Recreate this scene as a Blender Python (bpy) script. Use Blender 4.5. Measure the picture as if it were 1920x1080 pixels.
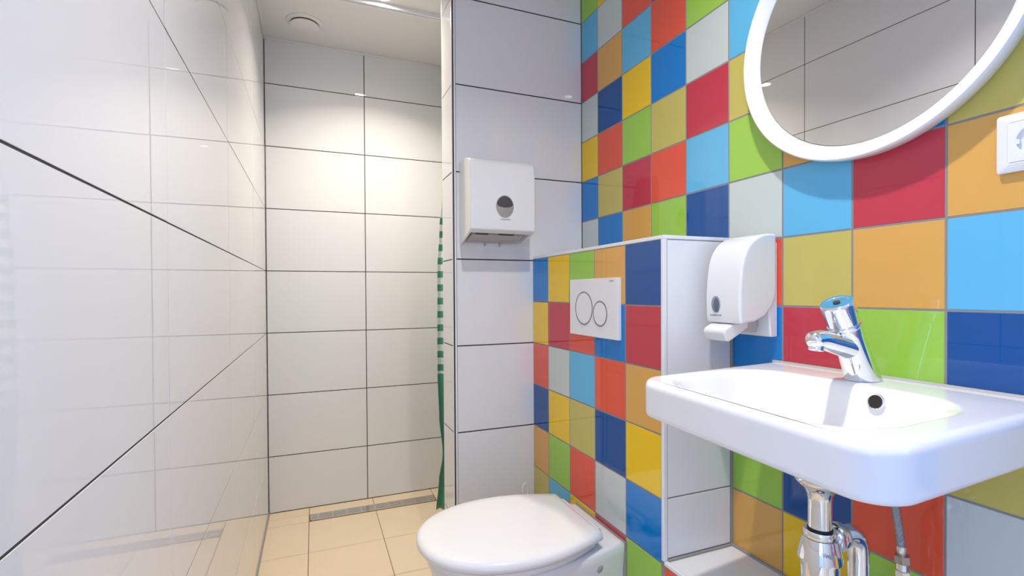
import bpy, bmesh, math, random
from mathutils import Vector, Matrix
random.seed(7)
sc = bpy.context.scene
col = sc.collection
for o in list(bpy.data.objects): bpy.data.objects.remove(o)
R = math.radians
H0 = 1.062                                   # height of the camera above the floor
def Z(z): return z + H0

# ------------------------------------------------------------------ camera
cam = bpy.data.cameras.new('camera'); camo = bpy.data.objects.new('camera', cam); col.objects.link(camo)
cam.sensor_width = 36.0; cam.lens = 36.0 * 922.45 / 1920.0; cam.shift_y = 18.69 / 1920.0
cam.clip_start = 0.02; cam.clip_end = 100
yaw, pit, rol = R(21.998), R(-0.611), R(-0.333)
fw = Vector((math.sin(yaw)*math.cos(pit), math.cos(yaw)*math.cos(pit), math.sin(pit)))
rt = Vector((math.cos(yaw), -math.sin(yaw), 0)); up = rt.cross(fw)
r2 = math.cos(rol)*rt + math.sin(rol)*up; u2 = -math.sin(rol)*rt + math.cos(rol)*up
M = Matrix((r2, u2, -fw)).transposed().to_4x4(); M.translation = (0, 0, H0)
camo.matrix_world = M
sc.camera = camo

# ------------------------------------------------------------------ world, lights, exposure
w = bpy.data.worlds.new('daylight'); sc.world = w; w.use_nodes = True
bg = w.node_tree.nodes['Background']; bg.inputs[0].default_value = (0.37, 0.56, 1.0, 1); bg.inputs[1].default_value = 3.9
sc.view_settings.view_transform = 'Standard'; sc.view_settings.look = 'None'
sc.view_settings.exposure = 0.36; sc.view_settings.gamma = 1.0; sc.view_settings.use_curve_mapping = False
LAMP_A = (0.41, 0.537); LAMP_B = (0.28, 2.09)
POWER_A, POWER_B = 7.0, 7.4

# ------------------------------------------------------------------ key planes of the room (measured)
XL, XR, YC, YD, YF = -0.2085, 0.953, 1.641, 2.636, -0.78      # left wall, coloured wall, partition face, back wall, wall behind
XC, YP = 0.447, 1.792                                          # partition: free edge, rear face
XB, YE, ZBOX, ZLEDGE = 0.746, 0.918, Z(0.130), Z(-0.624)       # cistern box: front, end, top; ledge top
ZC = 2.293

# ------------------------------------------------------------------ helpers
def lin(h):
    h = h.lstrip('#'); v = [int(h[i:i+2], 16)/255 for i in (0, 2, 4)]
    return tuple((c/12.92 if c <= .04045 else ((c+.055)/1.055)**2.4) for c in v) + (1,)
MATS = {}
def mat(name, color, rough=.4, metal=0.0, ior=1.5, bump=None, coat=0, trans=0, emit=None, var=None):
    if name in MATS: return MATS[name]
    m = bpy.data.materials.new(name); m.use_nodes = True; nt = m.node_tree
    b = nt.nodes['Principled BSDF']
    c = lin(color) if isinstance(color, str) else color
    b.inputs['Base Color'].default_value = c; b.inputs['Roughness'].default_value = rough
    b.inputs['Metallic'].default_value = metal; b.inputs['IOR'].default_value = ior
    if coat: b.inputs['Coat Weight'].default_value = coat; b.inputs['Coat Roughness'].default_value = .03
    if trans: b.inputs['Transmission Weight'].default_value = trans
    if emit: b.inputs['Emission Color'].default_value = emit[0]; b.inputs['Emission Strength'].default_value = emit[1]
    tc = nt.nodes.new('ShaderNodeTexCoord')
    if bump:
        n = nt.nodes.new('ShaderNodeTexNoise'); n.inputs['Scale'].default_value = bump[0]; n.inputs['Detail'].default_value = bump[2] if len(bump) > 2 else 1
        bp = nt.nodes.new('ShaderNodeBump'); bp.inputs['Strength'].default_value = 1; bp.inputs['Distance'].default_value = bump[1]
        nt.links.new(tc.outputs['Object'], n.inputs['Vector']); nt.links.new(n.outputs[0], bp.inputs['Height']); nt.links.new(bp.outputs[0], b.inputs['Normal'])
    if var:                                   # gentle tone variation: (scale, amount)
        n = nt.nodes.new('ShaderNodeTexNoise'); n.inputs['Scale'].default_value = var[0]; n.inputs['Detail'].default_value = 4
        mx = nt.nodes.new('ShaderNodeMix'); mx.data_type = 'RGBA'
        mx.inputs[6].default_value = c; mx.inputs[7].default_value = tuple(x*(1-var[1]) for x in c[:3]) + (1,)
        nt.links.new(tc.outputs['Object'], n.inputs['Vector']); nt.links.new(n.outputs[0], mx.inputs[0]); nt.links.new(mx.outputs[2], b.inputs['Base Color'])
    MATS[name] = m; return m

def link(name, me, parent=None):
    o = bpy.data.objects.new(name, me); col.objects.link(o)
    if parent: o.parent = parent
    return o
def empty(name, loc=(0, 0, 0)):
    o = bpy.data.objects.new(name, None); col.objects.link(o); o.location = loc; o.empty_display_size = .05; return o
def tag(o, label, cat, group=None, kind=None):
    o['label'] = label; o['category'] = cat
    if group: o['group'] = group
    if kind: o['kind'] = kind
    return o
def finish(bm, name, m, parent=None, smooth=False, bevel=0, seg=3, sub=0, angle=40):
    bmesh.ops.remove_doubles(bm, verts=bm.verts, dist=1e-6)
    bmesh.ops.recalc_face_normals(bm, faces=bm.faces)
    me = bpy.data.meshes.new(name); bm.to_mesh(me); bm.free(); me.materials.append(m)
    o = link(name, me, None)
    if parent:
        o.parent = parent; o.matrix_parent_inverse = Matrix.Translation(-Vector(parent.location)) if parent.type == 'EMPTY' else Matrix()
    if smooth:
        for p in me.polygons: p.use_smooth = True
        if angle: me.set_sharp_from_angle(angle=R(angle))
    if bevel:
        bv = o.modifiers.new('bevel', 'BEVEL'); bv.width = bevel; bv.segments = seg; bv.limit_method = 'ANGLE'; bv.angle_limit = R(35)
        for p in me.polygons: p.use_smooth = True
        bv.harden_normals = True
    if sub:
        s = o.modifiers.new('sub', 'SUBSURF'); s.levels = sub; s.render_levels = sub
    return o
def add_box(bm, x0, x1, y0, y1, z0, z1):
    v = [bm.verts.new((x, y, z)) for x in (x0, x1) for y in (y0, y1) for z in (z0, z1)]
    for f in ((0, 1, 3, 2), (4, 6, 7, 5), (0, 4, 5, 1), (2, 3, 7, 6), (0, 2, 6, 4), (1, 5, 7, 3)): bm.faces.new([v[i] for i in f])
def box(name, x0, x1, y0, y1, z0, z1, m, parent=None, bevel=0, seg=3):
    bm = bmesh.new(); add_box(bm, x0, x1, y0, y1, z0, z1); return finish(bm, name, m, parent, bevel=bevel, seg=seg)
def loft(bm, loops, cap0=True, cap1=True):
    V = [[bm.verts.new(p) for p in L] for L in loops]; n = len(V[0])
    for a, b in zip(V, V[1:]):
        for i in range(n): bm.faces.new((a[i], a[(i+1) % n], b[(i+1) % n], b[i]))
    if cap0: bm.faces.new(V[0][::-1])
    if cap1: bm.faces.new(V[-1])
    return V
def frame_of(d):
    d = Vector(d).normalized(); a = Vector((0, 0, 1)) if abs(d.z) < .9 else Vector((1, 0, 0))
    u = d.cross(a).normalized(); return u, d.cross(u).normalized(), d
def lathe(bm, c, d, prof, n=40, cap0=True, cap1=True):            # prof: (radius, distance along d)
    u, v, d = frame_of(d); c = Vector(c)
    loft(bm, [[c + d*h + (u*math.cos(2*math.pi*i/n) + v*math.sin(2*math.pi*i/n))*r for i in range(n)] for r, h in prof], cap0, cap1)
def tube(bm, pts, rad, n=20, cap=True):
    pts = [Vector(p) for p in pts]; rad = rad if isinstance(rad, (list, tuple)) else [rad]*len(pts)
    loops = []; pu = None
    for i, p in enumerate(pts):
        d = (pts[min(i+1, len(pts)-1)] - pts[max(i-1, 0)]).normalized()
        if pu is None: pu = frame_of(d)[0]
        u = (pu - d*pu.dot(d)).normalized(); v = d.cross(u); pu = u
        loops.append([p + (u*math.cos(2*math.pi*k/n) + v*math.sin(2*math.pi*k/n))*rad[i] for k in range(n)])
    loft(bm, loops, cap, cap)
def rrect(x0, x1, y0, y1, rs, z, n=8, s=6):                       # rounded rectangle, rs = radii at (x0y0, x1y0, x1y1, x0y1)
    if not isinstance(rs, (list, tuple)): rs = [rs]*4
    cs = [(x0+rs[0], y0+rs[0], 180, rs[0]), (x1-rs[1], y0+rs[1], 270, rs[1]), (x1-rs[2], y1-rs[2], 0, rs[2]), (x0+rs[3], y1-rs[3], 90, rs[3])]
    P = []
    for k, (cx, cy, a, r) in enumerate(cs):
        arc = [(cx + r*math.cos(R(a + 90*i/n)), cy + r*math.sin(R(a + 90*i/n))) for i in range(n+1)]
        P += arc
        nx = cs[(k+1) % 4]; e = (nx[0] + nx[3]*math.cos(R(nx[2])), nx[1] + nx[3]*math.sin(R(nx[2])))
        P += [(arc[-1][0] + (e[0]-arc[-1][0])*j/s, arc[-1][1] + (e[1]-arc[-1][1])*j/s) for j in range(1, s)]
    return [Vector((x, y, z)) for x, y in P]
def smooth_path(pts, n=8):                                         # Catmull-Rom
    P = [Vector(p) for p in pts]; out = []
    for i in range(len(P)-1):
        a, b, c, d = P[max(i-1, 0)], P[i], P[i+1], P[min(i+2, len(P)-1)]
        for k in range(n):
            t = k/n; out.append(.5*((2*b) + (c-a)*t + (2*a-5*b+4*c-d)*t*t + (3*b-a-3*c+d)*t**3))
    return out + [P[-1]]

# ------------------------------------------------------------------ materials
WHITE = mat('white_glazed_tile', (0.80, 0.80, 0.80, 1), .012, bump=(2.5, .00012), ior=1.5)
GROUT_D = mat('dark_grout', '#3d3936', .9, bump=(400, .0004))
GROUT_C = mat('grey_grout', '#8d8a86', .9, bump=(400, .0004))
CEIL = mat('ceiling_panel', (0.78, 0.775, 0.76, 1), .35, bump=(60, .00005))
FLOORT = mat('beige_floor_tile', '#ecd8ba', .42, bump=(40, .0003, 4), var=(7, .10))
GROUT_F = mat('floor_grout', '#8f7a5e', .9)
TRIM = mat('white_trim_profile', (0.80, 0.80, 0.82, 1), .25)
SEAL = mat('grey_sealant', '#9b9893', .6)
CERAM = mat('sanitary_ceramic', (0.83, 0.83, 0.83, 1), .06, ior=1.52)
SEATP = mat('white_seat_plastic', (0.82, 0.82, 0.82, 1), .16)
ABS = mat('white_abs_plastic', (0.80, 0.80, 0.79, 1), .18)
ABS2 = mat('matt_white_plastic', (0.80, 0.80, 0.80, 1), .32)
GREYP = mat('light_grey_plastic', '#b4b2ae', .4)
DARKP = mat('dark_slot', '#3b3836', .6)
CHROME = mat('chrome', (0.86, 0.87, 0.88, 1), .05, 1.0)
STEEL = mat('brushed_steel', (0.82, 0.80, 0.77, 1), .22, 1.0)
BRASS = mat('nickel_nut', (0.48, 0.44, 0.38, 1), .3, 1.0)
BLACKR = mat('black_rubber', '#1c1c1e', .5)
MIRRORM = mat('mirror_silver', (0.92, 0.92, 0.91, 1), 0.0, 1.0)
FRAMEM = mat('white_lacquered_frame', (0.84, 0.84, 0.84, 1), .25)
WINDOWP = mat('smoked_window', '#8f959e', .06)
WINDOWD = mat('smoked_window_dark', '#4c4745', .08)
PRINT = mat('grey_print', '#55565c', .5)
PALEPR = mat('pale_print', '#adadb2', .5)
LENS = mat('lamp_lens', (1, 1, 1, 1), .3, emit=((1.0, 0.93, 0.82, 1), 110.0))
COL = {k: mat('tile_'+n, c, .02, bump=(4.0, .00012)) for k, n, c in (
    ('L', 'sky_blue', '#5fb6de'), ('R', 'coral_red', '#e6583d'), ('D', 'crimson', '#c33a4a'), ('Y', 'yellow', '#f0c512'),
    ('B', 'blue', '#007bca'), ('N', 'navy', '#0a4f94'), ('G', 'green', '#9bc94b'), ('O', 'ochre', '#dba654'),
    ('K', 'khaki', '#c6b860'), ('W', 'pale_grey', '#c6cfc9'))}

# ------------------------------------------------------------------ tiles
TCACHE = {}
def tile_mesh(w, h, t, m, bev):
    key = (round(w, 4), round(h, 4), t, m.name)
    if key in TCACHE: return TCACHE[key]
    bm = bmesh.new()
    def ring(i, z): return [bm.verts.new((x*(w/2-i), y*(h/2-i), z)) for x, y in ((-1, -1), (1, -1), (1, 1), (-1, 1))]
    a, b, c = ring(0, -t), ring(0, -bev), ring(bev, 0)
    bm.faces.new(a[::-1]); bm.faces.new(c)
    for p, q in ((a, b), (b, c)):
        for i in range(4): bm.faces.new((p[i], p[(i+1) % 4], q[(i+1) % 4], q[i]))
    me = bpy.data.meshes.new('tile'); bm.to_mesh(me); bm.free(); me.materials.append(m); TCACHE[key] = me
    return me
def lay(parent, origin, u, v, cells, gap=.003, t=.008, bev=.0008, tilt=0.0, name='tile', lift=.0002):
    u, v = Vector(u), Vector(v); n = u.cross(v); o0 = Vector(origin)
    for (a0, a1, b0, b1, m) in cells:
        wd, ht = a1-a0-gap, b1-b0-gap
        if wd < .003 or ht < .003: continue
        ob = link(name, tile_mesh(wd, ht, t, m, bev), parent)
        mm = Matrix((u, v, n)).transposed().to_4x4()
        mm.translation = o0 + u*(a0+a1)/2 + v*(b0+b1)/2
        if tilt: mm = mm @ Matrix.Rotation(random.uniform(-tilt, tilt), 4, 'X') @ Matrix.Rotation(random.uniform(-tilt, tilt), 4, 'Y')
        ob.matrix_basis = mm
def cuts(lo, hi, js): return [lo] + sorted(j for j in js if lo+.004 < j < hi-.004) + [hi]
def grid(us, vs, m): return [(a, b, c, d, m) for a, b in zip(us, us[1:]) for c, d in zip(vs, vs[1:])]
G = .0006                                                        # how far the joints lie behind the tile faces
ROWS = [Z(0.412) - .3*k for k in range(-3, 6)]                   # white rows, left and back wall
ROWS2 = [Z(0.417) - .3*k for k in range(-3, 6)]                  # partition

# ------------------------------------------------------------------ room shell
DY_0, DY_1, DZ = YF+.06, -.08, 2.05                               # unseen doorway added in the left wall for fill daylight
wl_bm = bmesh.new()
for a in ((YF-.1, DY_0, 0, ZC), (DY_1, YD+.1, 0, ZC), (DY_0, DY_1, DZ, ZC)): add_box(wl_bm, XL-.10, XL-G, *a)
wl = tag(finish(wl_bm, 'wall_left', GROUT_D), 'long glossy white tiled wall at the left', 'wall', kind='structure')
us = cuts(DY_1, YD, [2.107-.6*k for k in range(-1, 6)])
lay(wl, (XL, 0, 0), (0, 1, 0), (0, 0, 1), grid(us, cuts(0, ZC, ROWS), WHITE), gap=.0026, bev=.0004, tilt=.0012)
lay(wl, (XL, 0, 0), (0, 1, 0), (0, 0, 1), [(DY_0, DY_1, DZ, ZC, WHITE), (YF, DY_0, 0, 1.174, WHITE), (YF, DY_0, 1.174, ZC, WHITE)], gap=.0026, bev=.0004)

wb = tag(box('wall_back', XL-.10, XR+.10, YD+G, YD+.1, 0, ZC, GROUT_D), 'white tiled rear wall of the shower behind the drain', 'wall', kind='structure')
lay(wb, (0, YD, 0), (1, 0, 0), (0, 0, 1), grid(cuts(XL+.0008, XR, [.252, .852]), cuts(0, ZC, ROWS), WHITE), gap=.0040, bev=.0004, tilt=.0005)

WY0, WY1, WZ0, WZ1 = 0.4772-1.2, 0.4772-.6, Z(0.267)-.3, Z(0.267)+.75      # unseen window added behind the viewer to let in bluish daylight
wr_bm = bmesh.new()
for a in ((YF-.1, WY0, 0, ZC), (WY1, YD+.1, 0, ZC), (WY0, WY1, 0, WZ0), (WY0, WY1, WZ1, ZC)): add_box(wr_bm, XR+G, XR+.1, *a)
wr = tag(finish(wr_bm, 'wall_right', GROUT_C), 'wall of multicoloured square tiles behind sink and mirror', 'wall', kind='structure')
# colours read off the photograph: column number counts away from the camera, row number downwards
MAIN = {7: {-5: 'G', -4: 'L', -3: 'D', -2: 'W', -1: 'Y', 0: 'B', 1: 'W'}, 6: {-5: 'Y', -4: 'W', -3: 'O', -2: 'N', -1: 'R', 0: 'K', 1: 'B'},
        5: {-4: 'R', -3: 'L', -2: 'Y', -1: 'G', 0: 'D', 1: 'O'}, 4: {-4: 'D', -3: 'R', -2: 'B', -1: 'K', 0: 'R', 1: 'G'},
        3: {-3: 'G', -2: 'W', -1: 'D', 0: 'L', 1: 'N'}, 2: {-2: 'L', -1: 'K', 0: 'G', 1: 'W', 2: 'R', 3: 'B', 4: 'Y', 5: 'G', 6: 'O'},
        1: {-1: 'N', 0: 'O', 1: 'L', 2: 'K', 3: 'D', 4: 'W', 5: 'N', 6: 'Y'}, 0: {-1: 'R', 0: 'B', 1: 'D', 2: 'O', 3: 'G', 4: 'L', 5: 'R', 6: 'G'},
        -1: {0: 'K', 1: 'O', 2: 'L', 3: 'N', 4: 'K', 5: 'W'}}
ZR, Y0, PT = Z(0.267), 0.4772, .15
def pick(seed): return random.Random(seed).choice('LRDYBNGOKW')
cells = []
for k in range(-9, 8):
    a0, a1 = max(Y0+PT*(k-1)+PT, YF), min(Y0+PT*(k+1), YC)      # column k lies between joints k and k+1 ...
    for r in range(-7, 10):
        z1, z0 = min(ZR-PT*(r-1), ZC), max(ZR-PT*r, 0)
        if z1-z0 < .005 or a1-a0 < .005: continue
        if a1 > WY0+.01 and a0 < WY1-.01 and z1 > WZ0+.01 and z0 < WZ1-.01: continue
        if k >= 3 and z1 < ZBOX-.02: continue                    # hidden behind the cistern box
        if k < 3 and z1 < ZLEDGE-.02: continue
        c = MAIN.get(k, {}).get(r) or pick(k*31+r*7+5)
        cells.append((-a1, -a0, z0, z1, COL[c]))
# wall_right faces -x: u = -y, v = z gives normal u x v = (-1, 0, 0)
lay(wr, (XR, 0, 0), (0, -1, 0), (0, 0, 1), cells, gap=.0034, tilt=.0006)
lay(wr, (XR, 0, 0), (0, -1, 0), (0, 0, 1), grid(cuts(-YD, -YP, []), cuts(0, ZC, ROWS2), WHITE), gap=.0026)

wp = tag(box('wall_partition', XC+G, XR+G, YC+G, YP-G, 0, ZC, GROUT_D), 'white tiled partition beside shower carrying the towel dispenser', 'wall', kind='structure')
ZS2 = cuts(0, ZC, ROWS2)
lay(wp, (0, YC, 0), (1, 0, 0), (0, 0, 1), grid([XC+.010, XR], ZS2, WHITE), gap=.0042, bev=.0004, tilt=.0005)
lay(wp, (XC, 0, 0), (0, -1, 0), (0, 0, 1), grid([-YP+.008, -YC-.010], ZS2, WHITE), gap=.003)
lay(wp, (0, YP, 0), (-1, 0, 0), (0, 0, 1), grid([-XR, -XC-.008], ZS2, WHITE), gap=.003)
def quarter_trim(name, cx, cy, sx, sy, r, z0, z1, m, parent):    # quarter-round profile along z
    bm = bmesh.new(); L = []
    pts = [(0, 0)] + [(r*math.cos(R(a)), r*math.sin(R(a))) for a in range(0, 91, 9)]
    for z in (z0, z1): L.append([Vector((cx + sx*x, cy + sy*y, z)) for x, y in pts])
    loft(bm, L); return finish(bm, name, m, parent, smooth=True)
quarter_trim('edge_trim', XC+.0105, YC+.0105, -1, -1, .0115, 0, ZC, TRIM, wp)
box('edge_trim', XC+.0005, XC+.008, YP-.008, YP-.0005, 0, ZC, TRIM, wp)

# cistern box, its ledge towards the camera
wc = tag(box('wall_cistern', XB+G, XR+G, YE+G, YC+G, 0, ZBOX-G, GROUT_C), 'boxed-in cistern wall of coloured square tiles behind the toilet', 'wall', kind='structure')
BOXC = {0: 'B Y R N O K', 1: 'Y D W Y G L', 2: 'G R L K R Y', 3: 'O B R N W D', 4: 'N D O Y B G'}
BOXROW = {c: v.split() for c, v in BOXC.items()}
yj = [1.067 + .15*k for k in (3, 2, 1, 0)]                       # joints from the corner towards the camera
ye = [YC] + yj + [YE+.008]
cells = []
for c in range(5):
    for i in range(8):
        z1 = ZR-PT*(i+1) if i else ZBOX-.008; z0 = max(ZR-PT*(i+2), 0)
        if z1-z0 < .005: continue
        k = BOXROW[c][i] if i < 6 else pick(c*13+i*5+2)
        cells.append((-ye[c], -ye[c+1], z0, z1, COL[k]))
lay(wc, (XB, 0, 0), (0, -1, 0), (0, 0, 1), cells, gap=.0034, tilt=.0006)
lay(wc, (0, YE, 0), (1, 0, 0), (0, 0, 1), grid([XB+.010, XR-.004], [ZLEDGE+.004, Z(-.479), ZBOX-.008], WHITE), gap=.003)
lay(wc, (0, 0, ZBOX), (1, 0, 0), (0, 1, 0), grid([XB+.010, XR], [YE+.010, 1.5, YC], WHITE), gap=.003)
box('edge_trim', XB-.001, XB+.009, YE+.009, YC, ZBOX-.008, ZBOX+.001, TRIM, wc, bevel=.0015)
box('edge_trim', XB-.001, XR, YE-.001, YE+.009, ZBOX-.008, ZBOX+.001, TRIM, wc, bevel=.0015)
box('edge_trim', XB-.001, XB+.010, YE-.001, YE+.008, ZLEDGE, ZBOX-.008, TRIM, wc, bevel=.0015)
box('sealant_joint', XR-.005, XR-.0002, YE-.004, YE-.0005, ZLEDGE, ZBOX, SEAL, wc)

YL0 = -0.1
wg = tag(box('wall_ledge', XB+G, XR+G, YL0, YE+G, 0, ZLEDGE-G, GROUT_C), 'low tiled ledge with a white top underneath the sink', 'ledge', kind='structure')
cells = []
for c in range(7):
    a1 = YE - .001 - .15*c; a0 = max(a1-.15, YL0)
    for i in range(5):
        z1 = ZR-PT*(i+6) if i else ZLEDGE-.008; z0 = max(ZR-PT*(i+7), 0)
        if z1-z0 < .005: continue
        cells.append((-a1, -a0, z0, z1, COL['R' if (c, i) == (0, 0) else pick(c*17+i*3+1)]))
lay(wg, (XB, 0, 0), (0, -1, 0), (0, 0, 1), cells, gap=.0034)
lay(wg, (0, 0, ZLEDGE), (1, 0, 0), (0, 1, 0), grid([XB+.010, XR-.005], [YL0, YE-.6, YE-.005], WHITE), gap=.002)
box('edge_trim', XB-.001, XB+.010, YL0, YE-.001, ZLEDGE-.008, ZLEDGE+.001, TRIM, wg, bevel=.0015)
box('sealant_joint', XB+.008, XR, YE-.006, YE-.0005, ZLEDGE-.001, ZLEDGE+.004, SEAL, wg)
box('sealant_joint', XR-.006, XR-.0005, YL0, YE-.006, ZLEDGE-.001, ZLEDGE+.004, SEAL, wg)

# floor with single tiles and the linear drain let into it
fl = tag(box('floor', XL-.1, XR+.1, YF-.1, YD+.1, -.08, -.0016, GROUT_F), 'beige square tiled floor running into the shower', 'floor', kind='structure')
xs = cuts(XL+.003, XR, [-.028, .275, .578, .881]); ys = cuts(YF, 2.471, [2.471-.296*k for k in range(12)])
lay(fl, (0, 0, 0), (1, 0, 0), (0, 1, 0), grid(xs, ys, FLOORT), gap=.003, t=.007)
lay(fl, (0, 0, 0), (1, 0, 0), (0, 1, 0), grid([XL+.003, -.028], [2.471, 2.553, YD-.002], FLOORT) + grid([-.028, .275, .578], [2.553, YD-.002], FLOORT) + grid([.578, .881, XR], [2.471, YD-.002], FLOORT), gap=.003, t=.007)
box('sealant_joint', XL-.001, XL+.004, YF, YD, -.001, .003, SEAL, fl)
dr = tag(empty('floor_drain', (.275, 2.512, 0)), 'long slotted stainless steel drain at foot of shower wall', 'drain')
DX0, DX1, DY0, DY1 = -.022, .572, 2.478, 2.548
bm = bmesh.new()
for a in ((DX0, DX1, DY0, DY0+.005), (DX0, DX1, DY1-.005, DY1), (DX0, DX0+.004, DY0, DY1), (DX1-.004, DX1, DY0, DY1)): add_box(bm, *a, -.006, .0015)
finish(bm, 'drain_frame', STEEL, dr)
box('channel', DX0+.004, DX1-.004, DY0+.005, DY1-.005, -.0155, -.0145, DARKP, dr)
for k in range(5):
    y = DY0 + .0065 + k*.0122; box('grate_bar', DX0+.004, DX1-.004, y, y+.0082, -.006, .0008, STEEL, dr)
for k in range(9):
    x = DX0 + .03 + k*.066; box('grate_bridge', x, x+.006, DY0+.005, DY1-.005, -.006, .0004, STEEL, dr)

# ceiling, cove, door side
ce = tag(box('ceiling', XL-.1, XR+.1, YF-.1, YD+.1, ZC, ZC+.08, CEIL), 'smooth off-white ceiling above shower and sink', 'ceiling', kind='structure')
for i, (a, nm) in enumerate((((XL, XR, YD-.010, YD, ZC-.010, ZC), 'back'), ((XL, XL+.010, YF, YD-.010, ZC-.010, ZC), 'left'))):
    tag(box('trim_%d' % (i+1), *a, CEIL, bevel=.002), 'thin white cove strip along the ceiling at the %s wall' % nm, 'trim', kind='structure')

wf = tag(box('wall_front', XL-.1, XR+.1, YF-.1, YF, 0, ZC, WHITE), 'plain white wall behind the viewer', 'wall', kind='structure')
dd = bmesh.new()
for a in ((DY_0, DY_0+.03, 0, DZ), (DY_1-.03, DY_1, 0, DZ), (DY_0+.03, DY_1-.03, DZ-.03, DZ)): add_box(dd, XL-.11, XL+.004, *a)
tag(finish(dd, 'added_doorway', FRAMEM), 'white frame of the added daylight doorway beside the viewer', 'door', kind='structure')
tag(box('floor_outside', -4, XL-.1, -4, 3, -.12, -.03, mat('outdoor_paving', '#8f8d89', .8, bump=(30, .002, 4))), 'grey paving outside the added doorway', 'paving', kind='structure')
wn = bmesh.new(); q = .03
for a in ((WY0, WY0+q, WZ0, WZ1), (WY1-q, WY1, WZ0, WZ1), (WY0+q, WY1-q, WZ0, WZ0+q), (WY0+q, WY1-q, WZ1-q, WZ1)): add_box(wn, XR+.03, XR+.10, *a)
tag(finish(wn, 'added_window', FRAMEM), 'white framed open window added for daylight in the coloured wall behind the viewer', 'window', kind='structure')
for (x, ya, yb_, za, zb_, rz) in ((XR+.06, WY0, WY1, WZ0, WZ1, 90), (XL-.05, DY_0, DY_1, 0, DZ, -90)):
    pl = bpy.data.lights.new('daylight_portal', 'AREA'); pl.shape = 'RECTANGLE'; pl.size = zb_-za; pl.size_y = yb_-ya; pl.cycles.is_portal = True
    po = bpy.data.objects.new('daylight_portal', pl); col.objects.link(po); po.location = (x, (ya+yb_)/2, (za+zb_)/2); po.rotation_euler = (0, R(rz), 0)

# ------------------------------------------------------------------ ceiling lamps and vent
def downlight(xy, power, color, label):
    t = tag(empty('ceiling_downlight', (xy[0], xy[1], ZC)), label, 'lamp', 'recessed ceiling downlights')
    bm = bmesh.new(); lathe(bm, (xy[0], xy[1], ZC), (0, 0, -1), [(.042, -.004), (.042, .003), (.040, .0045), (.031, .0045), (.029, .002), (.029, -.004)], 48)
    finish(bm, 'lamp_ring', FRAMEM, t, smooth=True)
    bm = bmesh.new(); lathe(bm, (xy[0], xy[1], ZC), (0, 0, -1), [(.0285, -.003), (.0285, .001), (.02, .0022), (.004, .0026)], 32)
    finish(bm, 'lamp_lens', LENS, t, smooth=True)
    l = bpy.data.lights.new('downlight_light', 'AREA'); l.shape = 'DISK'; l.size = .05; l.energy = power; l.color = color; l.spread = R(130)
    lo = bpy.data.objects.new('downlight_light', l); col.objects.link(lo); lo.parent = t; lo.location = (0, 0, -.008)
downlight(LAMP_A, POWER_A, (1.0, .955, .92), 'round recessed ceiling downlight above the sink')
downlight(LAMP_B, POWER_B, (1.0, .90, .77), 'lit round recessed downlight beside the shower curtain rail')
vt = tag(empty('ceiling_vent', (-.024, 2.432, ZC)), 'round white extract vent in the shower ceiling', 'vent')
bm = bmesh.new(); lathe(bm, vt.location, (0, 0, -1), [(.080, 0), (.080, .003), (.074, .007), (.060, .008), (.056, .002), (.056, 0)], 56); finish(bm, 'vent_ring', CEIL, vt, smooth=True)
bm = bmesh.new(); lathe(bm, vt.location, (0, 0, -1), [(.056, -.003), (.056, .0015), (.01, .0016)], 48); finish(bm, 'vent_throat', DARKP, vt, smooth=True)
bm = bmesh.new(); lathe(bm, vt.location, (0, 0, -1), [(.008, .001), (.008, .0105), (.050, .011), (.060, .0125), (.061, .0155), (.056, .0175), (.03, .019), (.004, .0195)], 56); finish(bm, 'vent_disc', CEIL, vt, smooth=True)

# ------------------------------------------------------------------ shower rail and curtain
rail = tag(empty('curtain_rail', (.37, 2.155, ZC)), 'white curtain rail fixed across the shower ceiling', 'rail')
bm = bmesh.new(); prof = [(2.143, ZC), (2.143, ZC-.018), (2.151, ZC-.018), (2.151, ZC-.013), (2.159, ZC-.013), (2.159, ZC-.018), (2.167, ZC-.018), (2.167, ZC)]
loft(bm, [[Vector((x, y, z)) for y, z in prof] for x in (XL+.001, XR-.001)]); finish(bm, 'rail_profile', TRIM, rail)
CUR = bpy.data.materials.new('striped_curtain'); CUR.use_nodes = True
nt = CUR.node_tree; b = nt.nodes['Principled BSDF']; b.inputs['Roughness'].default_value = .6; b.inputs['Sheen Weight'].default_value = .2
geo = nt.nodes.new('ShaderNodeTexCoord'); sep = nt.nodes.new('ShaderNodeSeparateXYZ'); nt.links.new(geo.outputs['Object'], sep.inputs[0])
def mth(op, a, bb):
    n = nt.nodes.new('ShaderNodeMath'); n.operation = op
    for i, v in enumerate((a, bb)):
        if isinstance(v, (int, float)): n.inputs[i].default_value = v
        else: nt.links.new(v, n.inputs[i])
    return n.outputs[0]
z = sep.outputs[2]
st = mth('LESS_THAN', mth('MODULO', z, .0595), .030)
st = mth('MULTIPLY', st, mth('LESS_THAN', z, Z(.36)))
st = mth('MAXIMUM', st, mth('LESS_THAN', z, Z(-.36)))
mx = nt.nodes.new('ShaderNodeMix'); mx.data_type = 'RGBA'; mx.inputs[6].default_value = lin('#d9e2d8'); mx.inputs[7].default_value = lin('#4a9376')
nt.links.new(st, mx.inputs[0]); nt.links.new(mx.outputs[2], b.inputs['Base Color'])
ct = tag(empty('shower_curtain', (.70, 2.155, ZC-.02)), 'green and white striped shower curtain drawn behind the partition', 'curtain')
bm = bmesh.new(); NZ, NX = 60, 90; V = []
edge = [(Z(1.2), .56), (Z(.5), .545), (Z(.284), .524), (Z(.094), .513), (Z(-.36), .510), (Z(-.55), .516), (Z(-.717), .531), (Z(-.85), .511), (Z(-.965), .499)]
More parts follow.
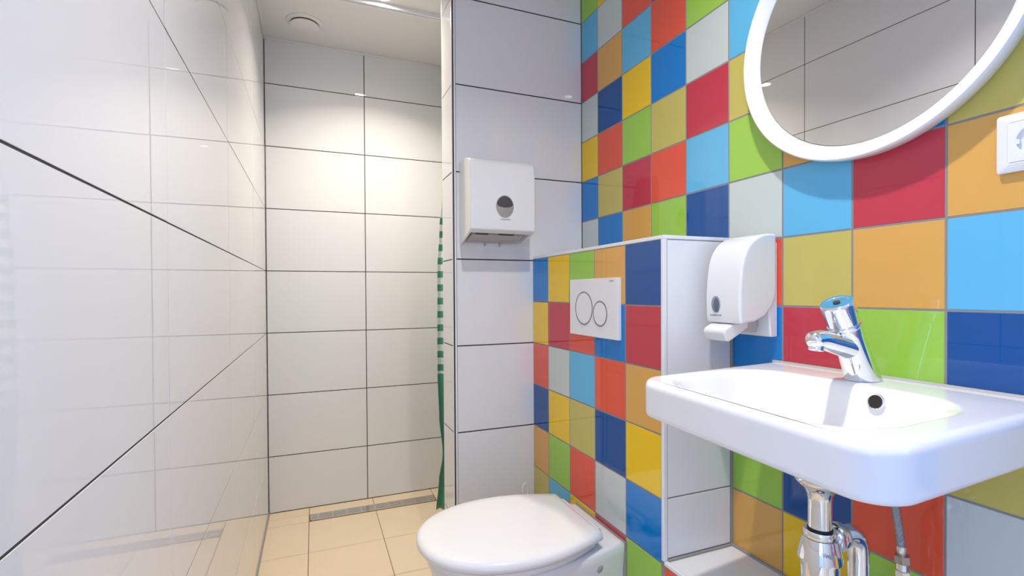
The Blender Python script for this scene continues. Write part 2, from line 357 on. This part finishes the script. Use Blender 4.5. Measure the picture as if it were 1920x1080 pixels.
def edge_x(zz):
    for (z1, x1), (z0, x0) in zip(edge, edge[1:]):
        if z0 <= zz <= z1: t = (zz-z0)/(z1-z0); t = t*t*(3-2*t); return x0 + (x1-x0)*t
    return edge[0][1] if zz > edge[0][0] else edge[-1][1]
for i in range(NZ+1):
    zz = (ZC-.022) + (Z(-.966)-(ZC-.022))*i/NZ; row = []
    for j in range(NX+1):
        s = j/NX; x0 = edge_x(zz); x = x0 + (.90-x0)*s
        amp = (.012 + .012*i/NZ)*min(1, s*6+.25)
        y = 2.155 + amp*math.sin(s*2*math.pi*8 + .5*math.sin(i*.07)) ; row.append(bm.verts.new((x, y, zz)))
    V.append(row)
for i in range(NZ):
    for j in range(NX): bm.faces.new((V[i][j], V[i][j+1], V[i+1][j+1], V[i+1][j]))
cu = finish(bm, 'curtain_cloth', CUR, ct, smooth=True, angle=0); sm = cu.modifiers.new('thickness', 'SOLIDIFY'); sm.thickness = .0012
for k in range(8):
    x = .575 + k*.04; bm = bmesh.new(); tube(bm, [(x, 2.155, ZC-.010), (x, 2.155, ZC-.026)], .003, 10); finish(bm, 'glider', TRIM, ct, smooth=True)

# ------------------------------------------------------------------ toilet
ty = 1.197
to = tag(empty('toilet', (XB, ty, .0)), 'white wall-hung toilet with closed lid below the flush plate', 'toilet')
def dshape(xb, xf, hb, hw, z, xw=.47, yo=0, n=44):               # outline: straight back edge at xb, widest hw at xw, round tip at xf
    P = []
    for i in range(n+1):                                          # rounded front from (+hw) round the tip to (-hw)
        a = R(90 + 180*i/n); e = .92
        ca, sa = math.cos(a), math.sin(a)
        P.append((xw + (xw-xf)*(-1 if ca < 0 else 1)*abs(ca)**e, hw*(1 if sa > 0 else -1)*abs(sa)**e))
    m = 10
    side = []
    for i in range(1, m+1):
        t = i/m; side.append((xw + (xb-xw)*t, hw + (hb-hw)*(t*t*(1.25-.25*t))))
    r = [(x, y) for x, y in side]
    left = [(x, -y) for x, y in r]
    back = [(xb, -hb + 2*hb*i/8) for i in range(1, 8)]
    pts = P + left + back + r[::-1]
    return [Vector((x, ty + yo + y, z)) for x, y in pts]
def D(xb, xf, hb, hw, z, **k): return dshape(xb, xf, hb, hw, Z(z), **k)
yo = -.010
bm = bmesh.new()
loft(bm, [D(.664, .241, .122, .172, -.6265, yo=yo), D(.668, .233, .128, .180, -.6245, yo=yo), D(.670, .229, .131, .184, -.619, yo=yo), D(.670, .229, .131, .184, -.612, yo=yo), D(.668, .233, .128, .180, -.6045, yo=yo),
          D(.664, .243, .121, .171, -.6005, yo=yo), D(.650, .275, .10, .142, -.5985, yo=yo), D(.60, .37, .05, .07, -.5975, yo=yo)])
finish(bm, 'lid', SEATP, to, smooth=True, angle=50)
bm = bmesh.new()
loft(bm, [D(.650, .252, .112, .164, -.6455, yo=yo), D(.655, .245, .117, .170, -.643, yo=yo), D(.655, .244, .118, .171, -.632, yo=yo), D(.652, .249, .113, .166, -.6275, yo=yo), D(.60, .34, .06, .08, -.6272, yo=yo)])
finish(bm, 'seat_ring', SEATP, to, smooth=True, angle=50)
bm = bmesh.new()
def BW(xb, xf, hb, hw, z, xw=.47): return D(xb, xf, hb, hw, z, xw=xw)
loft(bm, [BW(XB-.004, .46, .085, .075, -.985, .60), BW(XB-.004, .42, .100, .100, -.97, .60), BW(XB-.004, .36, .112, .128, -.90, .56), BW(XB-.004, .305, .118, .150, -.80, .52), BW(XB-.004, .272, .122, .162, -.72, .49),
          BW(XB-.004, .258, .127, .170, -.675, .48), BW(XB-.004, .255, .128, .172, -.654, .48), BW(XB-.006, .259, .125, .168, -.6485, .48), BW(XB-.012, .27, .118, .158, -.647, .48), BW(.66, .36, .06, .08, -.6468, .5)])
finish(bm, 'bowl', CERAM, to, smooth=True, angle=60)
for s in (-1, 1):
    bm = bmesh.new(); lathe(bm, (.683, ty+yo+s*.076, Z(-.6465)), (0, 0, 1), [(.018, 0), (.018, .006), (.014, .012), (.012, .026), (.008, .029)], 24); finish(bm, 'hinge', SEATP, to, smooth=True)
bm = bmesh.new(); tube(bm, [(.6765, ty+yo-.10, Z(-.6175)), (.6765, ty+yo+.10, Z(-.6175))], .0085, 16); finish(bm, 'hinge_bar', SEATP, to, smooth=True)
bm = bmesh.new(); loft(bm, [[Vector((x, ty + y*(.1315), Z(-.985) + zf*(.3375))) for y, zf in ((-1, .35), (-1, 1), (1, 1), (1, .35), (.6, 0), (-.6, 0))] for x in (XB-.0045, XB-.0004)]); finish(bm, 'wall_gasket', SEAL, to)
bm = bmesh.new(); lathe(bm, (.657, ty-.1435, Z(-.692)), (.22, -1, -.2), [(.012, -.004), (.012, .002), (.009, .0035), (.003, .004)], 20); finish(bm, 'notch_shade', GREYP, to, smooth=True)  # grey disc painted in for the shaded notch in the bowl's side

# flush plate
fp = tag(empty('flush_plate', (XB, 1.213, Z(-.046))), 'white rectangular flush plate with two round buttons above toilet', 'flush plate')
FX = XB-.0115; FY0, FY1, FZ0, FZ1 = 1.083, 1.341, Z(-.1265), Z(.0385)
plt = box('plate', FX, XB-.0004, FY0, FY1, FZ0, FZ1, ABS2, fp, bevel=.0015)
for (y, zc, r) in ((1.2565, Z(-.0465), .0485), (1.1690, Z(-.0595), .0355)):
    bm = bmesh.new(); lathe(bm, (FX, y, zc), (-1, 0, 0), [(r-.0032, -.002), (r-.0032, .0008), (r-.0042, .0016), (.004, .0018)], 64); bt_ = finish(bm, 'button', ABS2, fp, smooth=True, angle=15)
    bm = bmesh.new(); lathe(bm, (FX, y, zc), (-1, 0, 0), [(r, -.002), (r, .0012), (r-.0006, .0018), (r-.0020, .0018), (r-.0028, .0010), (r-.0028, -.002)], 64); finish(bm, 'button_ring', mat('dark_chrome_ring', (0.30, 0.30, 0.31, 1), .15, 1.0), bt_, smooth=True, angle=25)
def text(body, size, M4, m, parent, name='lettering', depth=.0002):
    cu = bpy.data.curves.new(name, 'FONT'); cu.body = body; cu.size = size; cu.extrude = depth; cu.align_x = 'CENTER'; cu.align_y = 'CENTER'
    tmp = bpy.data.objects.new('tmp', cu); col.objects.link(tmp)
    dg = bpy.context.evaluated_depsgraph_get(); me = bpy.data.meshes.new_from_object(tmp.evaluated_get(dg)); bpy.data.objects.remove(tmp)
    me.materials.clear(); me.materials.append(m); me.transform(M4)
    o = link(name, me, parent)
    if parent.type == 'EMPTY': o.matrix_parent_inverse = Matrix.Translation(-Vector(parent.location))
    return o
def basis(u, v, p):
    u, v = Vector(u).normalized(), Vector(v).normalized(); m4 = Matrix((u, v, u.cross(v))).transposed().to_4x4(); m4.translation = p; return m4
text('GEBERIT', .0058, basis((0, -1, 0), (0, 0, 1), (FX-.0003, 1.113, Z(.030))), PALEPR, plt)

# toilet brush whose loop shows over the lid
tb = tag(empty('toilet_brush', (.687, 1.585, 0)), 'white toilet brush standing in the corner behind the toilet', 'toilet brush')
bm = bmesh.new(); lathe(bm, (.687, 1.585, 0), (0, 0, 1), [(.042, 0.0005), (.046, .01), (.040, .13), (.036, .135), (.033, .13), (.036, .02), (.004, .018)], 32); finish(bm, 'holder', ABS2, tb, smooth=True)
bm = bmesh.new(); tube(bm, [(.687, 1.585, .05), (.687, 1.585, .10), (.687, 1.585, .345)], [.008, .007, .006], 14)
finish(bm, 'handle', ABS2, tb, smooth=True)
bm = bmesh.new(); tube(bm, smooth_path([(.687, 1.585, .34), (.679, 1.585, .352), (.677, 1.585, .368), (.680, 1.585, .384), (.687, 1.585, .390), (.693, 1.585, .384), (.697, 1.585, .368), (.695, 1.585, .352), (.687, 1.585, .34)], 5), .0028, 10); finish(bm, 'hanging_loop', ABS2, tb, smooth=True)
bm = bmesh.new(); lathe(bm, (.687, 1.585, .022), (0, 0, 1), [(.02, 0), (.028, .02), (.028, .07), (.012, .085)], 20); finish(bm, 'bristles', GREYP, tb, smooth=True)

# ------------------------------------------------------------------ sink
SX0, SX1, SY0, SY1 = .521, XR-.002, .310, .800
sk = tag(empty('sink', (XR, .557, Z(-.157))), 'white rectangular ceramic wall sink with an overflow hole', 'sink')
def so(i, z, rf=.055, rb=.008, rl=.050): return rrect(SX0+i, SX1-i*.25, SY0+i, SY1-i, [max(rf-i, .01), rb+i*.2, rb+i*.2, max(rl-i, .01)], Z(z), 10, 8)
def sb(x0, x1, y0, y1, r, z): return rrect(x0, x1, y0, y1, r, Z(z), 10, 8)
bm = bmesh.new()
L = [sb(.72, .80, .51, .59, .035, -.292), sb(.70, .83, .48, .64, .06, -.284), sb(.66, .87, .42, .70, .08, -.258), sb(.63, .90, .39, .73, .08, -.232), sb(.615, .91, .375, .745, .08, -.2235), so(.075, -.2222), so(.06, -.222), so(.012, -.222), so(.006, -.2219), so(.0032, -.2212), so(.0013, -.2193), so(.0003, -.217), so(0, -.2145), so(0, -.213), so(0, -.172), so(0, -.170), so(.0004, -.1672), so(.0016, -.1640), so(.0038, -.1608), so(.0066, -.1587), so(.0098, -.1575), so(.0125, -.1572), so(.0145, -.1572)]
# bowl
bx0, bx1, by0, by1 = .541, .846, .360, .770
L += [sb(bx0-.008, bx1+.006, by0-.008, by1+.008, .105, -.1572), sb(bx0-.003, bx1+.003, by0-.003, by1+.003, .105, -.1575), sb(bx0+.001, bx1-.001, by0+.001, by1-.001, .105, -.159), sb(bx0+.006, bx1-.005, by0+.006, by1-.006, .103, -.1640), sb(bx0+.012, bx1-.009, by0+.013, by1-.013, .10, -.174), sb(bx0+.022, bx1-.014, by0+.026, by1-.026, .10, -.195),
      sb(bx0+.036, bx1-.022, by0+.048, by1-.048, .10, -.225), sb(bx0+.060, bx1-.040, by0+.08, by1-.08, .09, -.246), sb(bx0+.10, bx1-.07, by0+.13, by1-.13, .05, -.256), sb(.72, .80, .52, .60, .03, -.259)]
def warp(p):                                                     # the plan is not a true rectangle: its sides lean a little
    s_ = (p.x-SX0)/(SX1-SX0); t_ = (p.y-SY0)/(SY1-SY0); mixf = lambda a, b_, k: a + (b_-a)*k
    return Vector((mixf(mixf(.520, SX1, s_), mixf(.549, SX1, s_), t_), mixf(mixf(.307, .332, s_), mixf(.753, .802, s_), t_), p.z))
loft(bm, [[warp(p) for p in l_] for l_ in L])
finish(bm, 'basin', CERAM, sk, smooth=True, angle=0)
bm = bmesh.new(); lathe(bm, (.8355, .512, Z(-.1785)), (-.93, 0, .25), [(.0130, -.01), (.0130, .0012), (.0122, .0022), (.0108, .0016), (.0105, -.01)], 32); finish(bm, 'overflow_ring', CHROME, sk, smooth=True)
bm = bmesh.new(); lathe(bm, (.8355, .512, Z(-.1785)), (-.93, 0, .25), [(.0106, -.01), (.0106, .0008), (.002, .0009)], 24); finish(bm, 'overflow_hole_shade', mat('overflow_shade', '#26241f', .25), sk, smooth=True)  # dark disc stands in for the shade inside the overflow; basin is uncut
bm = bmesh.new(); lathe(bm, (.76, .56, Z(-.2595)), (0, 0, 1), [(.03, -.002), (.03, .002), (.022, .003), (.018, .001), (.004, .001)], 40); finish(bm, 'drain_ring', CHROME, sk, smooth=True)
box('wall_sealant', XR-.006, XR-.0004, SY0+.024, SY1-.002, Z(-.158), Z(-.1530), mat('pale_sealant', '#c9c4bd', .5), sk)

# tap
TY = .572
tp = tag(empty('push_tap', (.897, TY, Z(-.157))), 'chrome self-closing push tap leaning over the sink', 'tap')
base = Vector((.899, TY, Z(-.157))); ax = Vector((-.070, 0, .138)).normalized()
def on(t): return base + ax*t
bm = bmesh.new()
n = 40; u = Vector((0, 1, 0)); v = ax.cross(u)
L = []
L.append([Vector((p.x, p.y, Z(-.1566))) for p in (base + u*.0265*math.cos(2*math.pi*i/n) + Vector((1, 0, 0))*.0330*math.sin(2*math.pi*i/n)*-1 for i in range(n))])
for t, r in ((.030, .0255), (.060, .0245), (.090, .0242), (.103, .0243), (.106, .0235), (.108, .0215)):
    L.append([on(t) + (u*math.cos(2*math.pi*i/n) + v*math.sin(2*math.pi*i/n))*r for i in range(n)])
loft(bm, L); finish(bm, 'tap_body', CHROME, tp, smooth=True, angle=50)
bm = bmesh.new(); lathe(bm, on(.107), ax, [(.0225, 0), (.0262, .001), (.0268, .003), (.0262, .005), (.0225, .006)], 40); finish(bm, 'collar', CHROME, tp, smooth=True)
bm = bmesh.new(); lathe(bm, on(.1125), ax, [(.0225, 0), (.0245, .002), (.0262, .036), (.0262, .040), (.0248, .0425), (.0190, .0425), (.0185, .0415), (.012, .0412), (.002, .0412)], 40); pb = finish(bm, 'push_button', CHROME, tp, smooth=True)
bm = bmesh.new(); c = on(.1545); lathe(bm, c, ax, [(.0055, -.001), (.0055, .001), (.0045, .0014), (.001, .0014)], 20); finish(bm, 'button_screw', DARKP, pb, smooth=True)
bm = bmesh.new(); tube(bm, smooth_path([on(.064), (.846, TY, Z(-.094)), (.815, TY, Z(-.087)), (.792, TY, Z(-.082)), (.777, TY, Z(-.082)), (.7695, TY, Z(-.0825)), (.7655, TY, Z(-.083))], 6),
     [.0225 - .0004*i for i in range(0, 13)] + [.0175 - .00025*(i) for i in range(0, 12)] + [.0148, .0146, .0143, .0138, .013, .012, .0115, .0105, .009, .0075, .0055, .002], 28)
spt = finish(bm, 'spout', CHROME, tp, smooth=True)
bm = bmesh.new(); lathe(bm, (.781, TY, Z(-.088)), (-.18, 0, -1), [(.0118, 0), (.0118, .011), (.0100, .0125), (.0085, .012), (.002, .011)], 28); finish(bm, 'aerator', CHROME, spt, smooth=True)

# bottle trap under the sink
TX, TYY = .76, .551
bt = tag(empty('bottle_trap', (TX, TYY, Z(-.55))), 'chrome bottle trap with outlet pipe underneath the sink', 'pipe')
bm = bmesh.new(); lathe(bm, (TX, TYY, Z(-.2925)), (0, 0, -1), [(.030, 0), (.036, .003), (.0365, .014), (.034, .0185), (.025, .026), (.0190, .036), (.0172, .046), (.0172, .102)], 40); finish(bm, 'tailpiece', CHROME, bt, smooth=True)
bm = bmesh.new(); lathe(bm, (TX, TYY, Z(-.385)), (0, 0, -1), [(.0174, -.002), (.0184, -.001), (.0184, .001), (.0174, .002)], 40); finish(bm, 'rubber_ring', BLACKR, bt, smooth=True)
bm = bmesh.new(); lathe(bm, (TX, TYY, Z(-.385)), (0, 0, -1), [(.018, .0015), (.0235, .0015), (.0245, .003), (.0245, .012), (.0235, .0135), (.022, .0135)], 40); finish(bm, 'slip_nut', CHROME, bt, smooth=True)
bm = bmesh.new(); lathe(bm, (TX, TYY, Z(-.3985)), (0, 0, -1), [(.022, 0), (.0255, .001), (.0325, .033), (.0325, .036), (.0275, .038), (.0275, .110), (.026, .114), (.018, .116)], 48); finish(bm, 'trap_cup', CHROME, bt, smooth=True, angle=30)
oz = Z(-.405)
bm = bmesh.new(); lathe(bm, (TX+.018, TYY-.001, oz), (1, 0, 0), [(.014, 0), (.014, .012), (.0225, .013), (.0235, .016), (.0235, .024), (.022, .027), (.0165, .029)], 40); finish(bm, 'outlet_nut', CHROME, bt, smooth=True, angle=30)
bm = bmesh.new(); tube(bm, smooth_path([(TX+.03, TYY, oz), (.815, TYY, oz), (.834, TYY, oz-.003), (.847, TYY, oz-.012), (.853, TYY, oz-.028), (.854, TYY, oz-.06), (.854, TYY, oz-.12), (.854, TYY, ZLEDGE+.0008)], 6), .0162, 28); finish(bm, 'outlet_pipe', CHROME, bt, smooth=True)
text('Viega', .009, basis((.86, -.51, 0), (.06, .1, 1), (TX-.0292*.51-.0006, TYY-.0292*.86-.001, Z(-.416))), PALEPR, bt)

# braided supply hose and its stop valve
BRAID = bpy.data.materials.new('braided_steel'); BRAID.use_nodes = True
nt = BRAID.node_tree; b = nt.nodes['Principled BSDF']; b.inputs['Metallic'].default_value = .9; b.inputs['Roughness'].default_value = .35; b.inputs['Base Color'].default_value = (.38, .38, .40, 1)
tc = nt.nodes.new('ShaderNodeTexCoord'); ck = nt.nodes.new('ShaderNodeTexVoronoi'); ck.inputs['Scale'].default_value = 700
bp = nt.nodes.new('ShaderNodeBump'); bp.inputs['Distance'].default_value = .001; nt.links.new(tc.outputs['Object'], ck.inputs['Vector']); nt.links.new(ck.outputs[0], bp.inputs['Height']); nt.links.new(bp.outputs[0], b.inputs['Normal'])
hs = tag(empty('supply_hose', (.90, .512, Z(-.45))), 'braided metal supply hose hanging from sink to valve', 'hose')
bm = bmesh.new(); tube(bm, smooth_path([(.893, .545, Z(-.24)), (.896, .535, Z(-.30)), (.899, .5215, Z(-.355)), (.900, .5145, Z(-.40)), (.900, .5110, Z(-.428))], 8), .0062, 18); finish(bm, 'hose', BRAID, hs, smooth=True)
bm = bmesh.new(); lathe(bm, (.900, .5112, Z(-.424)), (0, -.06, -1), [(.0068, 0), (.0070, .010), (.0058, .012), (.0058, .016)], 20); finish(bm, 'crimp_sleeve', STEEL, hs, smooth=True)
bm = bmesh.new(); lathe(bm, (.900, .5105, Z(-.437)), (0, -.05, -1), [(.007, 0), (.0115, .0015), (.0115, .013), (.009, .015)], 6); finish(bm, 'hex_nut', BRASS, hs)
vv = tag(empty('stop_valve', (.953, .509, Z(-.52))), 'small chrome stop valve at the end of the braided hose', 'valve')
bm = bmesh.new(); tube(bm, smooth_path([(.900, .5097, Z(-.4515)), (.900, .5092, Z(-.480)), (.901, .509, Z(-.510)), (.905, .509, Z(-.520)), (.917, .509, Z(-.524)), (.952, .509, Z(-.524))], 6), .0085, 18); finish(bm, 'valve_body', CHROME, vv, smooth=True)
bm = bmesh.new(); lathe(bm, (.900, .5093, Z(-.462)), (0, -.02, -1), [(.009, 0), (.0108, .001), (.0108, .018), (.009, .019)], 6); finish(bm, 'compression_nut', STEEL, vv)
bm = bmesh.new(); lathe(bm, (.9525, .509, Z(-.524)), (-1, 0, 0), [(.026, 0), (.026, .002), (.020, .007), (.010, .009)], 32); finish(bm, 'rosette', CHROME, vv, smooth=True)
bm = bmesh.new(); lathe(bm, (.900, .509, Z(-.524)), (-1, 0, 0), [(.006, -.004), (.006, .012), (.013, .013), (.014, .026), (.011, .028)], 24); finish(bm, 'valve_knob', CHROME, vv, smooth=True)

# ------------------------------------------------------------------ round mirror
MC = Vector((XR, .594, Z(.497)))
mi = tag(empty('round_mirror', MC), 'large round mirror in a thick white frame above sink', 'mirror')
bm = bmesh.new(); lathe(bm, MC, (-1, 0, 0), [(.214, .004), (.244, .0008), (.2535, .012), (.2548, .030), (.2545, .0355), (.2525, .0378), (.2495, .0380), (.2475, .0370), (.2262, .0200), (.2248, .0165), (.2248, .0050), (.214, .004)], 128, False, False)
finish(bm, 'mirror_frame', FRAMEM, mi, smooth=True, angle=40)
bm = bmesh.new(); th = R(1.25); lathe(bm, MC + Vector((-.0145, 0, 0)), (-math.cos(th), -math.sin(th), 0), [(.2236, -.003), (.2236, 0)], 128); finish(bm, 'mirror_glass', MIRRORM, mi, smooth=True)
bm = bmesh.new(); lathe(bm, MC, (-1, 0, 0), [(.222, .0008), (.222, .0038)], 48); finish(bm, 'backing', DARKP, mi, smooth=True)

# ------------------------------------------------------------------ wall socket
so_ = tag(empty('wall_socket', (XR, .3685, Z(.2135))), 'white square wall socket right of the mirror', 'socket')
sy, sz = .3685, Z(.2135)
bm = bmesh.new()
def sq(h, d): return rrect(-h, h, -h, h, .004, d, 4, 2)
def to_wall(P): return [Vector((XR - p.z, sy + p.x, sz + p.y)) for p in P]
loft(bm, [to_wall(sq(h, d)) for h, d in ((.0415, .0004), (.0425, .005), (.0420, .0075), (.0400, .0085), (.0300, .0105), (.0290, .0100), (.0290, .006))]); finish(bm, 'socket_frame', ABS2, so_, smooth=True, angle=30)
bm = bmesh.new(); n = 40
outer = to_wall(rrect(-.0285, .0285, -.0285, .0285, .002, .0108, 4, 6))
sq_ = rrect(-.0285, .0285, -.0285, .0285, .002, .0, 4, 6)
def circ(r, d): return to_wall([Vector((r*p.x/math.hypot(p.x, p.y), r*p.y/math.hypot(p.x, p.y), d)) for p in sq_])
loft(bm, [to_wall([Vector((p.x, p.y, .006)) for p in sq_]), outer, circ(.0205, .0108), circ(.0195, .0102), circ(.0190, .0008)], cap0=False); ins = finish(bm, 'socket_insert', ABS2, so_, smooth=True, angle=30)
for s in (-1, 1):
    bm = bmesh.new(); lathe(bm, (XR-.0009, sy+s*.0095, sz), (-1, 0, 0), [(.0025, 0), (.0025, .0006)], 16); finish(bm, 'pin_hole', DARKP, ins)
    box('earth_clip', XR-.0098, XR-.001, sy-.002, sy+.002, sz+s*.0178-.001, sz+s*.0178+.001, STEEL, ins)
    box('guide_rib', XR-.0104, XR-.001, sy+s*.0178-.0022, sy+s*.0178+.0022, sz-.0035, sz+.0035, ABS2, ins)

# ------------------------------------------------------------------ soap dispenser on the coloured wall
sd = tag(empty('soap_dispenser', (XR, .836, Z(0))), 'white wall soap dispenser with grey oval window beside sink', 'soap dispenser')
Q0, Q1 = .786, .886
def prism_y(bm, prof, y0, y1): loft(bm, [[Vector((XR-d, y, Z(z))) for d, z in prof] for y in (y0, y1)])
bm = bmesh.new(); prism_y(bm, [(.0004, .108), (.020, .112), (.026, -.060), (.020, -.101), (.0004, -.101)], Q0+.003, Q1-.003); finish(bm, 'back_plate', ABS, sd, bevel=.003)
prof = [(.006, .1265), (.030, .1265), (.055, .121), (.078, .108), (.095, .088), (.106, .060), (.112, .020), (.114, -.020), (.113, -.055), (.110, -.071), (.070, -.066), (.040, -.055), (.020, -.035), (.006, -.005)]
bm = bmesh.new(); prism_y(bm, [(p.x, p.y) for p in smooth_path([Vector((a, b, 0)) for a, b in prof[:9]], 3)] + prof[9:], Q0, Q1); cov = finish(bm, 'cover', ABS, sd, bevel=.009, seg=4)
lev = [(.060, -.066), (.108, -.072), (.128, -.082), (.131, -.090), (.124, -.108), (.116, -.110), (.092, -.098), (.060, -.080)]
bm = bmesh.new(); prism_y(bm, lev, Q0+.027, Q1-.010); finish(bm, 'push_lever', ABS, sd, bevel=.004)
bm = bmesh.new(); prism_y(bm, [(.03, -.05), (.075, -.06), (.07, -.088), (.03, -.092)], Q0+.03, Q1-.03); finish(bm, 'nozzle', GREYP, sd, bevel=.004)
def ellipse(name, c, u, v, a, bb, n_out, m, parent, th=.0012, cut=None):
    u, v = Vector(u).normalized(), Vector(v).normalized(); nn = u.cross(v); c = Vector(c); bm = bmesh.new()
    loft(bm, [[c + nn*h + u*aa*math.cos(2*math.pi*i/48) + v*b_*math.sin(2*math.pi*i/48) for i in range(48)] for aa, b_, h in ((a, bb, -.003), (a, bb, th*.5), (a-.001, bb-.001, th))])
    return finish(bm, name, m, parent, smooth=True)
lw2 = ellipse('level_window', (XR-.1143, .8535, Z(-.0285)), (0, -1, 0), (-.02, 0, 1), .0125, .0185, None, WINDOWP, sd)
ellipse('window_shade', (XR-.1146, .8510, Z(-.0295)), (0, -1, 0), (-.02, 0, 1), .0085, .0165, None, mat('smoked_window_blue', '#5d6571', .06), lw2)
text('Kimberly-Clark', .0052, basis((0, -1, 0), (.02, 0, 1), (XR-.1150, .8525, Z(-.0530))), PRINT, cov)

# ------------------------------------------------------------------ paper towel dispenser on the partition
pd = tag(empty('towel_dispenser', (.582, YC, Z(.3))), 'white paper towel dispenser with oval window on the partition', 'towel dispenser')
T0, T1 = .470, .697
bm = bmesh.new()
prof = [(.0004, .452), (.050, .450), (.095, .442), (.118, .428), (.1275, .400), (.130, .340), (.1305, .26), (.128, .206), (.112, .198), (.0004, .165)]
pp = [(p.x, p.y) for p in smooth_path([Vector((a, b, 0)) for a, b in prof[:8]], 3)] + prof[8:]
Vv = loft(bm, [[Vector((x, YC-d, Z(z))) for d, z in pp] for x in (T0, T1)])
bm.faces.ensure_lookup_table()
bmesh.ops.recalc_face_normals(bm, faces=bm.faces)
bot = min((f for f in bm.faces if len(f.verts) == 4), key=lambda f: f.normal.z*f.calc_area())
r_ = bmesh.ops.inset_region(bm, faces=[bot], thickness=.012)
nrm = bot.normal.copy()
ex = bmesh.ops.extrude_face_region(bm, geom=[bot]); vs = [e for e in ex['geom'] if isinstance(e, bmesh.types.BMVert)]
bmesh.ops.translate(bm, verts=vs, vec=-nrm*.022); bmesh.ops.delete(bm, geom=[bot], context='FACES_ONLY')
hsg = finish(bm, 'housing', ABS, pd, bevel=.013, seg=5)
bm = bmesh.new()
s0, s1 = Vector((0, YC-.112, Z(.198))), Vector((0, YC, Z(.165))); sl = (s1-s0)
nn = Vector((0, -.28, .96))
for x0, x1 in ((T0+.032, T0+.075), (T0+.115, T0+.168)):
    bm2 = bmesh.new(); loft(bm2, [[Vector((x, 0, 0)) + s0 + sl*t + Vector((0, 0, h)) for x, t in ((x0, .15), (x1, .15), (x1, .29), (x0, .29))] for h in (.006, .011)]); finish(bm2, 'paper_slot', DARKP, pd)
bm.free()
bm = bmesh.new(); loft(bm, [[Vector((x, 0, 0)) + s0 + sl*t + Vector((0, 0, h)) for x, t in ((T0+.020, .34), (T1-.020, .34), (T1-.020, .86), (T0+.020, .86))] for h in (.008, .014)]); finish(bm, 'outlet_tray', GREYP, pd, bevel=.002)
for x in (T0+.085, T0+.140):
    bm = bmesh.new(); loft(bm, [[Vector((xx, 0, 0)) + s0 + sl*t + Vector((0, 0, h)) for xx, t in ((x, .88), (x+.006, .88), (x+.006, .97), (x, .97))] for h in (-.002, .010)]); finish(bm, 'latch', GREYP, pd)
lw = ellipse('level_window', (.587, YC-.1306, Z(.2835)), (1, 0, 0), (0, 0, 1), .031, .0365, None, mat('window_paper', '#a29c95', .1), pd)
wdk = bmesh.new(); pts = [(.029*math.cos(R(a)), .0335*math.sin(R(a))) for a in range(12, 169, 8)] + [(-.028*math.cos(R(a)), .007-.011*math.sin(R(a))) for a in range(6, 180, 12)]
loft(wdk, [[Vector((.587+x, YC-.1306-h, Z(.2838)+z_)) for x, z_ in pts] for h in (-.001, .0018)]); finish(wdk, 'window_shade', WINDOWD, lw)
text('Kimberly-Clark', .0054, basis((1, 0, 0), (0, 0, 1), (.589, YC-.1316, Z(.2412))), PRINT, hsg)
